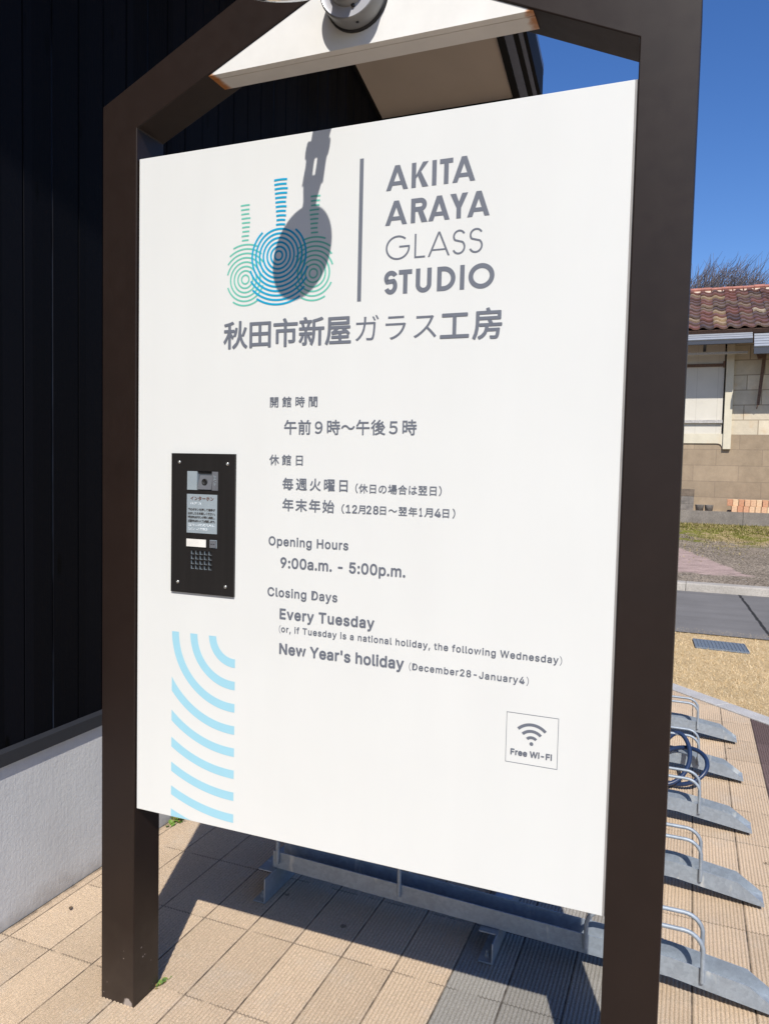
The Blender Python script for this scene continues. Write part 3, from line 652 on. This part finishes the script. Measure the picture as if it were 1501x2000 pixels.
# blue cable looped over the fourth tray
def loop(c_, u, v, k=64): return [Vector(c_)+Vector(u)*math.cos(2*math.pi*i/k)+Vector(v)*math.sin(2*math.pi*i/k) for i in range(k)]
mb = MB(); pts = []
L1 = ((-.060, 3.93, .125), (.105, .02, .01), (0, .115, .098)); L2 = ((.005, 3.935, .085), (.118, -.03, .035), (.0, .09, .06)); L3 = ((-.175, 3.98, .115), (.105, -.02, .0), (.0, .085, .075))
K = 50
for i in range(3*K+1):
    s_ = i/K; a = 2*math.pi*s_; q = min(2, int(s_)); fr_ = s_-q if q < 2 else min(1, s_-2); A = (L3, L1, L2)[q]; B = (L1, L2, L2)[q]; t = max(0, (fr_-.6)/.4); t = t*t*(3-2*t)
    cc = Vector(A[0]).lerp(Vector(B[0]), t); uu = Vector(A[1]).lerp(Vector(B[1]), t); vv = Vector(A[2]).lerp(Vector(B[2]), t)
    p = cc+uu*math.cos(a+math.pi)+vv*math.sin(a+math.pi); p.z = max(p.z, .0125); pts.append(p)
mb.tube(pts, .0105, 12)
tag(mb.build('cable_lock', M_CABLE, recalc=False), 'thick dark blue cable looped over the fourth bicycle tray', 'bike lock')

# ------------------------------------------------------------------ small weeds
n = N('weed leaf', .6); gi = n.t.nodes.new('ShaderNodeNewGeometry').outputs['Random Per Island']
n.base(n.ramp(gi, [(0, (.06, .13, .02)), (.55, (.16, .26, .035)), (.8, (.22, .20, .05)), (1, (.20, .08, .03))])); M_LEAF = n.m
def weed(cx, cy, k, spread, size, seed, label, along=(0, 1)):
    r = random.Random(seed); mb = MB(); al = Vector((*along, 0)).normalized(); ac = Vector((-al.y, al.x, 0))
    for i in range(k):
        p = Vector((cx, cy, 0))+al*r.gauss(0, spread)+ac*r.gauss(0, spread*.18); a = r.uniform(0, 6.283); l = size*r.uniform(.5, 1.2); up = r.uniform(.2, 1.1)
        dr = Vector((math.cos(a), math.sin(a), up)).normalized(); sd = dr.cross(Vector((0, 0, 1))).normalized()*l*.27
        q = [p, p+dr*l*.4+sd, p+dr*l*.8+sd*.8+Vector((0, 0, l*.05)), p+dr*l-Vector((0, 0, l*.12)), p+dr*l*.8-sd*.8, p+dr*l*.4-sd]
        mid = p+dr*l*.55-Vector((0, 0, l*.08))
        mb.add(q+[mid], [(0, 1, 6), (1, 2, 6), (2, 3, 6), (3, 4, 6), (4, 5, 6), (5, 0, 6)])
    return tag(mb.build('weed', M_LEAF, recalc=False), label, 'weed')
weed(-1.362, 1.728, 26, .014, .015, 2, 'tiny green weed with reddish leaves at the sign post foot', (.25, 1))
weed(-1.945, 2.62, 90, .045, .028, 4, 'low green weeds along the foot of the concrete wall')

M_DEAD = plain('dry leaf', (.13, .085, .05), .8, var=.3, scale=60)
def leaf(x, y, l, rot, label):
    mb = MB(); nn = 7; vs = []
    for i in range(nn+1):
        t = i/nn; wd = l*.26*math.sin(math.pi*min(1, t*1.02))**.8; zc = .004+.35*l*(t-.5)**2
        for sgn in (-1, 0, 1): px_, py_ = (t-.5)*l, sgn*wd; vs.append((x+px_*math.cos(rot)-py_*math.sin(rot), y+px_*math.sin(rot)+py_*math.cos(rot), zc+(abs(sgn)*wd*.45)))
    mb.add(vs, [(3*i+j, 3*i+3+j, 3*i+4+j, 3*i+1+j) for i in range(nn) for j in (0, 1)], 0, True)
    return tag(mb.build('dead_leaf', M_DEAD, recalc=False), label, 'leaf', 'dead leaves on the paving')
leaf(-1.735, 2.02, .030, .7, 'curled brown dead leaf on the paving between the pale wall base and the post')
leaf(-1.872, 1.915, .022, 2.1, 'tiny brown dead leaf close against the pale wall base')

# ------------------------------------------------------------------ dark timber building
XW = -1.9763
bld = thing('timber_building', 'black boarded building with pale concrete base and overhanging roof', 'building', (XW-2, 2, 0))
def roof_z(y): return 3.89-.297*(y-4.254) if y > -1.6 else 3.89-.297*(-1.6-4.254)+.297*(y+1.6)
mb = MB(); rw = random.Random(11); PW = .1165; k0 = -46; y_off = 1.827
for k in range(k0, 25):
    a = y_off+k*PW; b = a+PW; j = rw.uniform(0, .002); ch = .003
    zt = max(roof_z(a), roof_z(b))+.05
    prof = [(XW-.02, a), (XW-.0075, a), (XW-.0075, a+.0025), (XW-j, a+.0025+ch), (XW-j, b-ch), (XW-.004, b), (XW-.02, b)]
    vs = [(x, y, .585) for x, y in prof]+[(x, y, zt) for x, y in prof]; n_ = len(prof)
    mb.add(vs, [(i, i+1, n_+i+1, n_+i) for i in range(n_-1)])
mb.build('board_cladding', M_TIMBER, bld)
mb = MB(); mb.box((-9, -3.53, -.05), (XW-.018, 4.66, 3.2)); mb.build('core_wall', M_DARK, bld)
mb = MB(); mb.box((XW-.6, -3.53, -.06), (XW, 4.74, .5405)); mb.build('concrete_base', M_CONC, bld)
mb = MB(); mb.prism([(XW-.018, .541), (XW+.0165, .541), (XW+.0165, .583), (XW-.001, .592), (XW-.018, .592)], 'y', -3.53, 4.74); mb.build('sill', M_SILL, bld)
def roof_strip(mb, xa, xb, dz0, dz1, ya=-1.6, yb=4.678, mi=0):
    mb.add([(xa, ya, roof_z(ya)+dz0), (xb, ya, roof_z(ya)+dz0), (xb, yb, roof_z(yb)+dz0), (xa, yb, roof_z(yb)+dz0), (xa, ya, roof_z(ya)+dz1), (xb, ya, roof_z(ya)+dz1), (xb, yb, roof_z(yb)+dz1), (xa, yb, roof_z(yb)+dz1)],
           [(0, 3, 2, 1), (4, 5, 6, 7), (0, 1, 5, 4), (1, 2, 6, 5), (2, 3, 7, 6), (3, 0, 4, 7)], mi)
mb = MB(); roof_strip(mb, XW+.018, -1.104, 0, .02); roof_strip(mb, XW+.018, -1.104, 0, .02, -7.0, -1.6); mb.build('soffit', M_SOFFIT, bld)
mb = MB(); roof_strip(mb, XW, XW+.017, -.012, .03); mb.build('soffit_trim', M_DARK, bld)
mb = MB(); roof_strip(mb, -1.103, -1.066, -.012, .20, yb=4.76); roof_strip(mb, -1.016, -.990, .006, .20, yb=4.76); roof_strip(mb, -.964, -.944, .016, .2, yb=4.76); roof_strip(mb, -1.103, -1.066, -.012, .20, -7, -1.6)
mb.build('barge_board', M_DARK, bld)
mb = MB(); roof_strip(mb, -1.065, -1.017, .002, .19, yb=4.76, ); roof_strip(mb, -.989, -.965, .012, .19, yb=4.76); mb.build('verge_flashing', M_GUTTER, bld)
mb = MB(); mb.box((XW-.3, 4.680, roof_z(4.7)-.085), (-1.104, 4.74, roof_z(4.7)+.14)); mb.build('eave_fascia', M_DARK, bld)
mb = MB(); roof_strip(mb, -9, -.95, .201, .26, yb=4.80); roof_strip(mb, -9, -.95, .201, .26, -7, -1.6); mb.build('roof', M_GUTTER, bld)

# ------------------------------------------------------------------ drain cover in the lawn
dr = thing('drain_grate', 'blue grey steel drain grate set in the dry lawn by the road', 'drain cover', (.29, 7.34, 0))
gq = [Vector((.066, 7.512)), Vector((.484, 7.536)), Vector((.512, 7.15)), Vector((.088, 7.178))]
mb = MB(); o_ = gq[3]; ux = (gq[2]-gq[3]); uy = (gq[0]-gq[3])
def bar(a0, a1, b0, b1, z0, z1):
    q = [o_+ux*a0+uy*b0, o_+ux*a1+uy*b0, o_+ux*a1+uy*b1, o_+ux*a0+uy*b1]; mb.prism([(p.x, p.y) for p in q], 'z', z0, z1)
for i in range(15): bar(i/14-.0075, i/14+.0075, 0, 1, -.01, .006)
for i in range(7): bar(0, 1, i/6-.022, i/6+.022, -.009, .0045)
mb.build('grating', plain('blue grey grate steel', (.20, .25, .32), .5, .4), dr)
mb = MB(); bar(-.02, 1.02, -.03, 1.03, -.0118, -.0105); mb.build('pit', M_BLACK, dr)

# ------------------------------------------------------------------ old house across the road
house = thing('storehouse', 'old cream storehouse with red pantile roof across the road', 'house', (0, 18, .6))
HY = 18.0
n = N('beige block wall', .92, 0, .15); x_, y_, z_ = n.sep()
zc = n.math('DIVIDE', n.math('SUBTRACT', z_, .70), .345); rowi = n.math('FLOOR', zc)
xc = n.math('ADD', n.math('DIVIDE', x_, .9), n.math('MULTIPLY', rowi, .5)); 
ez = n.math('FRACT', zc); ez = n.math('MINIMUM', ez, n.math('SUBTRACT', 1, ez)); ex = n.math('FRACT', xc); ex = n.math('MINIMUM', ex, n.math('SUBTRACT', 1, ex))
jt = n.math('MAXIMUM', n.step(ez, .035, .018), n.step(ex, .011, .006))
c = n.gain(rgb(n, (.335, .258, .178)), n.white(n.comb(n.math('FLOOR', xc), rowi, 1)).outputs['Value'], .92, 1.08); c = n.gain(c, n.noise(5, 5, .7), .82, 1.15); c = n.gain(c, n.noise(1.6, 4, co=n.mapping((1, 1, .4))), .86, 1.1)
n.base(n.mix(n.math('MULTIPLY', jt, .34), c, (.15, .115, .09))); n.bump(n.noise(60, 3), .3, .01); M_BLOCK = n.m
n = N('cream stone blocks', .9, 0, .15); x_, y_, z_ = n.sep()
zc = n.math('DIVIDE', n.math('SUBTRACT', z_, 2.395), .318); rowi = n.math('FLOOR', zc); xc = n.math('ADD', n.math('DIVIDE', x_, .62), n.math('MULTIPLY', rowi, .47))
ez = n.math('FRACT', zc); ez = n.math('MINIMUM', ez, n.math('SUBTRACT', 1, ez)); ex = n.math('FRACT', xc); ex = n.math('MINIMUM', ex, n.math('SUBTRACT', 1, ex))
jt = n.math('MAXIMUM', n.step(ez, .04, .02), n.step(ex, .02, .011))
c = n.gain(rgb(n, (.63, .55, .42)), n.white(n.comb(n.math('FLOOR', xc), rowi, 3)).outputs['Value'], .88, 1.08); c = n.gain(c, n.noise(6, 5, .7), .85, 1.1)
c = n.mix(n.math('MULTIPLY', n.step(n.noise(2.5, 4), .52, .7), .5), c, (.55, .40, .24))
n.base(n.mix(n.math('MULTIPLY', jt, .75), c, (.22, .17, .12))); n.bump(n.noise(50, 3), .3, .01); M_STONE = n.m
n = N('cream plaster', .9, 0, .15); c = n.gain(rgb(n, (.60, .55, .43)), n.noise(4, 5, .65), .9, 1.08); c = n.mix(n.math('MULTIPLY', n.step(n.noise(2.2, 5, co=n.mapping((1, 1, .5))), .55, .7), .45), c, (.58, .42, .24)); n.base(c); M_PLASTER = n.m
n = N('pale shutter panel', .8); x_, y_, z_ = n.sep(); f = n.math('FRACT', n.math('DIVIDE', x_, .42)); f = n.math('MINIMUM', f, n.math('SUBTRACT', 1, f))
n.base(n.mix(n.math('MULTIPLY', n.step(f, .012, .004), .5), n.gain(rgb(n, (.58, .545, .47)), n.noise(3, 4), .94, 1.05), (.3, .27, .22))); M_SHUT = n.m
M_OLDWOOD = plain('weathered brown timber', (.13, .075, .05), .85, var=.35, scale=30)
M_RAIL = plain('weathered grey rail', (.40, .38, .36), .8, var=.3, scale=40)
n = N('blue grey ribbed metal', .42, .35); n.base(n.gain(rgb(n, (.33, .35, .385)), n.noise(8, 4, co=n.mapping((1, 4, 4))), .9, 1.1)); M_AWN = n.m
M_AWNDARK = plain('dark awning fascia', (.035, .04, .055), .5)
MB().box((-7, HY, .4), (9, HY+.35, 2.394)).build('lower_wall', M_BLOCK, house)
MB().box((.70, HY+.01, 2.395), (9, HY+.35, 4.4)).build('stone_wall', M_STONE, house)
mb = MB(); mb.box((-7, HY+.02, 2.395), (.565, HY+.35, 2.42)); 
mb.box((-7, HY-.03, 2.21), (.45, HY-.003, 2.415)); mb.prism([(.45, 2.415), (.45, 2.21), (.49, 2.205), (.53, 2.185), (.55, 2.15), (.565, 2.10), (.565, 2.415)], 'y', HY-.03, HY-.003)
mb.build('sill_band', M_PLASTER, house)
MB().box((.567, HY-.075, 2.085), (.722, HY+.009, 4.35)).build('pillar', M_PLASTER, house, bevel=.008)
mb = MB(); mb.box((-7, HY+.03, 2.42), (.535, HY+.06, 4.4)); mb.build('shutter', M_SHUT, house)
mb = MB(); mb.box((-7, HY-.035, 2.648), (.54, HY+.028, 2.715)); mb.box((-7, HY+.0, 2.64), (.54, HY+.028, 2.648)); mb.build('shutter_rail', M_RAIL, house)
mb = MB(); mb.box((-7, HY-.01, 3.86), (.53, HY+.028, 3.925)); mb.box((.505, HY-.03, 3.84), (.545, HY+.026, 3.97)); mb.build('timber_rail', M_OLDWOOD, house)
MB().box((-7, 17.55, 4.06), (.95, 17.62, 4.105)).build('purlin', M_RAIL, house)
mb = MB(); mb.box((-7, 17.25, 4.345), (9, HY+.3, 4.365)); mb.build('eave_board', M_OLDWOOD, house)
for x in [-5.8, -4.3, -2.8, -1.3, .12]: MB().prism([(17.30, 4.34), (17.62, 4.13), (17.66, 4.13), (17.66, 4.34)], 'x', x-.03, x+.03).build('eave_bracket', M_AWNDARK, house)
def awning(x0, x1, yf, yb, zt, zb_, zf):
    prof = [(yb, zt+.01)]; N_ = 5
    for i in range(N_):
        t0 = i/N_; t1 = (i+.86)/N_
        prof += [(yb+(yf-yb)*t0, zt+(zb_-zt)*t0), (yb+(yf-yb)*t1, zt+(zb_-zt)*t1+.004), (yb+(yf-yb)*t1+.012, zt+(zb_-zt)*t1-.012)]
    prof += [(yf, zb_), (yf+.02, zb_-.02), (yb, zb_-.02)]
    a = MB().prism(prof, 'x', x0, x1).build('awning', M_AWN, house)
    MB().box((x0-.002, yf+.015, zf), (x1+.006, yf+.09, zb_-.021)).build('awning_fascia', M_AWNDARK, a)
awning(-7, 1.0, 17.10, 17.30, 4.53, 4.29, 4.205)
awning(1.03, 9, 16.99, 17.22, 4.40, 4.105, 3.965)
st_ = MB(); st_.prism([(1.252, 4.06), (1.322, 4.06), (1.236, 3.03), (1.196, 2.985), (1.180, 3.04)], 'y', 17.86, 17.90); st_.tube([(1.20, 17.88, 3.02), (1.19, 17.95, 2.95)], .012, 8); st_.prism([(1.13, 4.10), (1.33, 4.10), (1.30, 4.0), (1.16, 3.98)], 'y', 17.84, 17.92)
st_.build('hanging_bracket', M_OLDWOOD, house)
# pantile roof
n = N('red pantiles', .5, 0, .4); at = n.t.nodes.new('ShaderNodeAttribute'); at.attribute_name = 'tile'; tv = at.outputs['Fac']
c = n.ramp(tv, [(0, (.075, .052, .048)), (.25, (.145, .075, .062)), (.5, (.20, .088, .068)), (.7, (.125, .082, .070)), (.86, (.20, .14, .10)), (.975, (.36, .26, .15)), (1, (.6, .55, .45))])
c = n.gain(c, n.noise(16, 5, .7), .62, 1.3); c = n.mix(n.math('MULTIPLY', n.step(n.noise(1.3, 5, .65), .48, .7), .4), c, (.20, .165, .12)); fl = n.step(n.noise(9, 3, co=n.mapping(loc=(3, 3, 3))), .71, .75); c = n.mix(n.math('MULTIPLY', fl, .7), c, (.62, .57, .5)); n.base(c); n.rough(n.math('ADD', .35, n.math('MULTIPLY', n.noise(20, 3), .3))); M_TILE = n.m
RY0, RZ0, RY1, RZ1 = 17.16, 4.50, 21.05, 6.12; CWd = .262; NRW = 12; vs = []; fs = []; tvv = []; rt_ = random.Random(8)
RL = math.hypot(RY1-RY0, RZ1-RZ0); ud = Vector((0, RY1-RY0, RZ1-RZ0))/RL; nd = Vector((0, -ud.z, ud.y))
wave = [(0, .022), (.10, .040), (.22, .046), (.34, .036), (.46, .014), (.58, .002), (.72, -.004), (.86, .002), (1, .020)]
for cI in range(-30, 39):
    for rI in range(NRW):
        val = rt_.random(); o = len(vs); jx = rt_.uniform(-.010, .010); jz = rt_.uniform(0, .014)
        for (t, hh) in ((0, .042), (1.03, .0)):
            for u, wv in wave: vs.append(Vector((cI*CWd+u*CWd*1.02+jx, RY0, RZ0))+ud*((rI+t)*RL/NRW)+nd*(wv+hh+jz))
        for u, wv in wave: vs.append(Vector((cI*CWd+u*CWd*1.02+jx, RY0, RZ0))+ud*(rI*RL/NRW)+nd*(wv+jz+.002))
        L_ = len(wave)
        for i in range(L_-1):
            fs.append((o+i, o+i+1, o+L_+i+1, o+L_+i)); tvv.append(val)
            fs.append((o+2*L_+i, o+2*L_+i+1, o+i+1, o+i)); tvv.append(val)
me = bpy.data.meshes.new('roof_tiles'); me.from_pydata([tuple(p) for p in vs], [], fs); at_ = me.attributes.new('tile', 'FLOAT', 'FACE'); at_.data.foreach_set('value', tvv)
roof = obj('tiled_roof', me, M_TILE, house)
MB().prism([(RY0, RZ0-.01), (RY1, RZ1-.01), (RY1+3.9, RZ0-.01), (RY1+3.9, RZ0-.12), (RY0+.1, RZ0-.12)], 'x', -6.9, 8.9).build('roof_deck', M_OLDWOOD, house)
mb = MB(); 
for i in range(-30, 40):
    x = i*.24; q = rt_.uniform(-.008, .008)
    mb.prism([(21.0, 6.10), (20.96, 6.17+q), (21.02, 6.225+q), (21.12, 6.225+q), (21.18, 6.17+q), (21.14, 6.08)], 'x', x, x+.236)
    mb.prism([(20.93, 6.075), (20.93, 6.118), (20.99, 6.14), (20.99, 6.075)], 'x', x+.02, x+.225, 1)
mb.build('ridge_cap', [plain('ridge tile', (.34, .14, .10), .6, var=.4, scale=5), plain('ridge mortar', (.62, .52, .40), .9, var=.25, scale=9)], roof)
MB().box((-6.8, HY+.36, .4), (8.8, 24.2, 4.3)).build('side_wall', M_PLASTER, house)
# low wall and the yard strip behind it
n = N('stained concrete', .92); c = n.gain(rgb(n, (.20, .175, .15)), n.noise(3, 5, .7), .6, 1.4); c = n.gain(c, n.noise(40, 4), .8, 1.2); n.base(c); n.bump(n.noise(50, 3), .4, .01); M_STAIN = n.m
mb = MB()
for i in range(-4, 6): mb.box((i*1.9-.9, 17.30, .3), (i*1.9-.9+1.893, 17.44, .768))
tag(mb.build('low_wall', M_STAIN), 'low stained concrete wall in front of the cream storehouse', 'wall')
kind(MB().box((-8, 17.441, .3), (10, HY-.001, Z_YARD)).build('yard', plain('yard dirt', (.36, .29, .22), .95, var=.25, scale=6)), 'structure')
# bricks stacked on the yard strip
n = N('pale fire brick', .9, 0, .2); oi = n.t.nodes.new('ShaderNodeObjectInfo').outputs['Random']
c = n.ramp(oi, [(0, (.50, .24, .14)), (.35, (.62, .36, .22)), (.7, (.66, .45, .28)), (1, (.70, .55, .36))]); c = n.gain(c, n.noise(26, 4, .7), .7, 1.2); n.base(c); n.bump(n.noise(70, 3), .4, .006); M_BRICK = n.m
bm_ = MB().box((-.052, 0, 0), (.052, .22, .138)); me = bm_.mesh('fire_brick')
rk = random.Random(21); first = None
names_top = 'top row'; 
for row in range(2):
    for i in range(8):
        if first is None: o = obj('fire_brick', me, M_BRICK, bevel=.006); first = o
        else: o = first.copy(); COL.objects.link(o)
        o.location = (.775+.112*i+(.0 if row else .06)*1.0-.03*row, 17.52+rk.uniform(-.02, .03), Z_YARD+.001+row*.1395); o.rotation_euler = (0, 0, rk.uniform(-.06, .06))
        if row == 1: o.location.y += .02
        tag(o, ('first second third fourth fifth sixth seventh eighth'.split()[i]+' pale orange brick from the left in the '+('upper' if row else 'lower')+' row beside the low wall'), 'brick', 'fire bricks stacked along the low wall')
# concrete rings and pots
M_POT = plain('grey pot concrete', (.17, .15, .13), .9, var=.35, scale=12); M_POT2 = plain('brown stained pot concrete', (.15, .115, .085), .9, var=.35, scale=12)
def ring_block(x, y, z, w_, h_, label, mat, grp, nm='concrete_block'):
    mb = MB(); t = .035
    mb.box((x, y, z), (x+w_, y+t, z+h_)); mb.box((x, y+.2-t, z), (x+w_, y+.2, z+h_)); mb.box((x, y+t, z), (x+t, y+.2-t, z+h_)); mb.box((x+w_-t, y+t, z), (x+w_, y+.2-t, z+h_)); mb.box((x+w_/2-.015, y+t, z), (x+w_/2+.015, y+.2-t, z+h_)); mb.box((x-.004, y+.05, z+h_*.35), (x+.04, y+.056, z+h_*.62))
    o = mb.build(nm, mat, bevel=.006); return tag(o, label, 'block', grp)
ring_block(-.235, 17.55, Z_YARD+.001, .275, .155, 'grey hollow block, lowest of three stacked by the beige wall', M_POT, 'stacked hollow blocks')
ring_block(-.228, 17.555, Z_YARD+.158, .270, .160, 'grey hollow block, middle of three stacked by the beige wall', M_POT, 'stacked hollow blocks')
ring_block(-.222, 17.55, Z_YARD+.320, .268, .150, 'brownish hollow block, topmost of three stacked by the beige wall', M_POT2, 'stacked hollow blocks')
def pot(x, label):
    mb = MB().lathe([(.0001, 0), (.072, 0), (.088, .135), (.090, .142), (.080, .142), (.066, .02), (.0001, .02)], (x, 17.62, Z_YARD+.001), (0, 0, 1), 20)
    return tag(mb.build('plant_pot', M_POT), label, 'pot', 'empty grey pots')
pot(.160, 'small empty grey pot next to the three stacked hollow blocks'); pot(.345, 'small empty grey pot nearer the fire bricks')

# ------------------------------------------------------------------ bare trees behind the house
M_BARK = plain('grey brown twig bark', (.135, .115, .12), .9, var=.25, scale=3)
def bare_tree(x, y, zg, top, width, seed, label):
    t = thing('bare_tree', label, 'tree', (x, y, zg), 'bare trees behind the storehouse'); r = random.Random(seed)
    tr = MB(); tr.tube([(x, y, zg-.1), (x+.05, y, zg+1.6), (x+.02, y+.1, zg+3.4)], [.16, .13, .10], 10); tr.build('trunk', M_BARK, t, recalc=False)
    cr = MB(); H = top-zg
    for i in range(150):
        sx_ = r.uniform(-1, 1); fx_ = abs(sx_)
        p0 = Vector((x+.02+r.uniform(-.06, .06), y+.1, zg+r.uniform(1.8, 3.4)))
        p3 = Vector((x+sx_*width*.5+.3, y+r.gauss(0, .55), zg+H*(1-.07*fx_**2-abs(r.gauss(0, .05))))); p1 = p0.lerp(p3, .3)+Vector((sx_*width*.10, r.gauss(0, .1), -.15)); p2 = p0.lerp(p3, .66)+Vector((sx_*width*.05, 0, -.06))
        cr.tube([p0, p1, p2, p3], [.028, .019, .012, .003], 4, cap=False)
        for q in range(15):
            t_ = r.uniform(.45, .99); b0 = p1.lerp(p2, (t_-.4)/.25) if t_ < .65 else p2.lerp(p3, (t_-.65)/.35)
            ln_ = r.uniform(.3, 1.0); dv = Vector((r.gauss(.38, .30), r.gauss(0, .3), r.uniform(.6, 1))).normalized(); b2 = b0+dv*ln_; b1 = b0.lerp(b2, .5)+Vector((r.gauss(.03, .03), 0, -.03))
            if b2.z > zg+H*1.035: continue
            cr.tube([b0, b1, b2], [.009, .0065, .0025], 3, cap=False)
    cr.build('crown', M_BARK, t, recalc=False); return t
bare_tree(.25, 24.6, .5, 7.6, 2.1, 1, 'tallest leafless tree behind the tiled roof beside the sign post')
bare_tree(1.95, 25.2, .5, 7.2, 2.4, 2, 'lower leafless tree behind the tiled roof at the right edge')
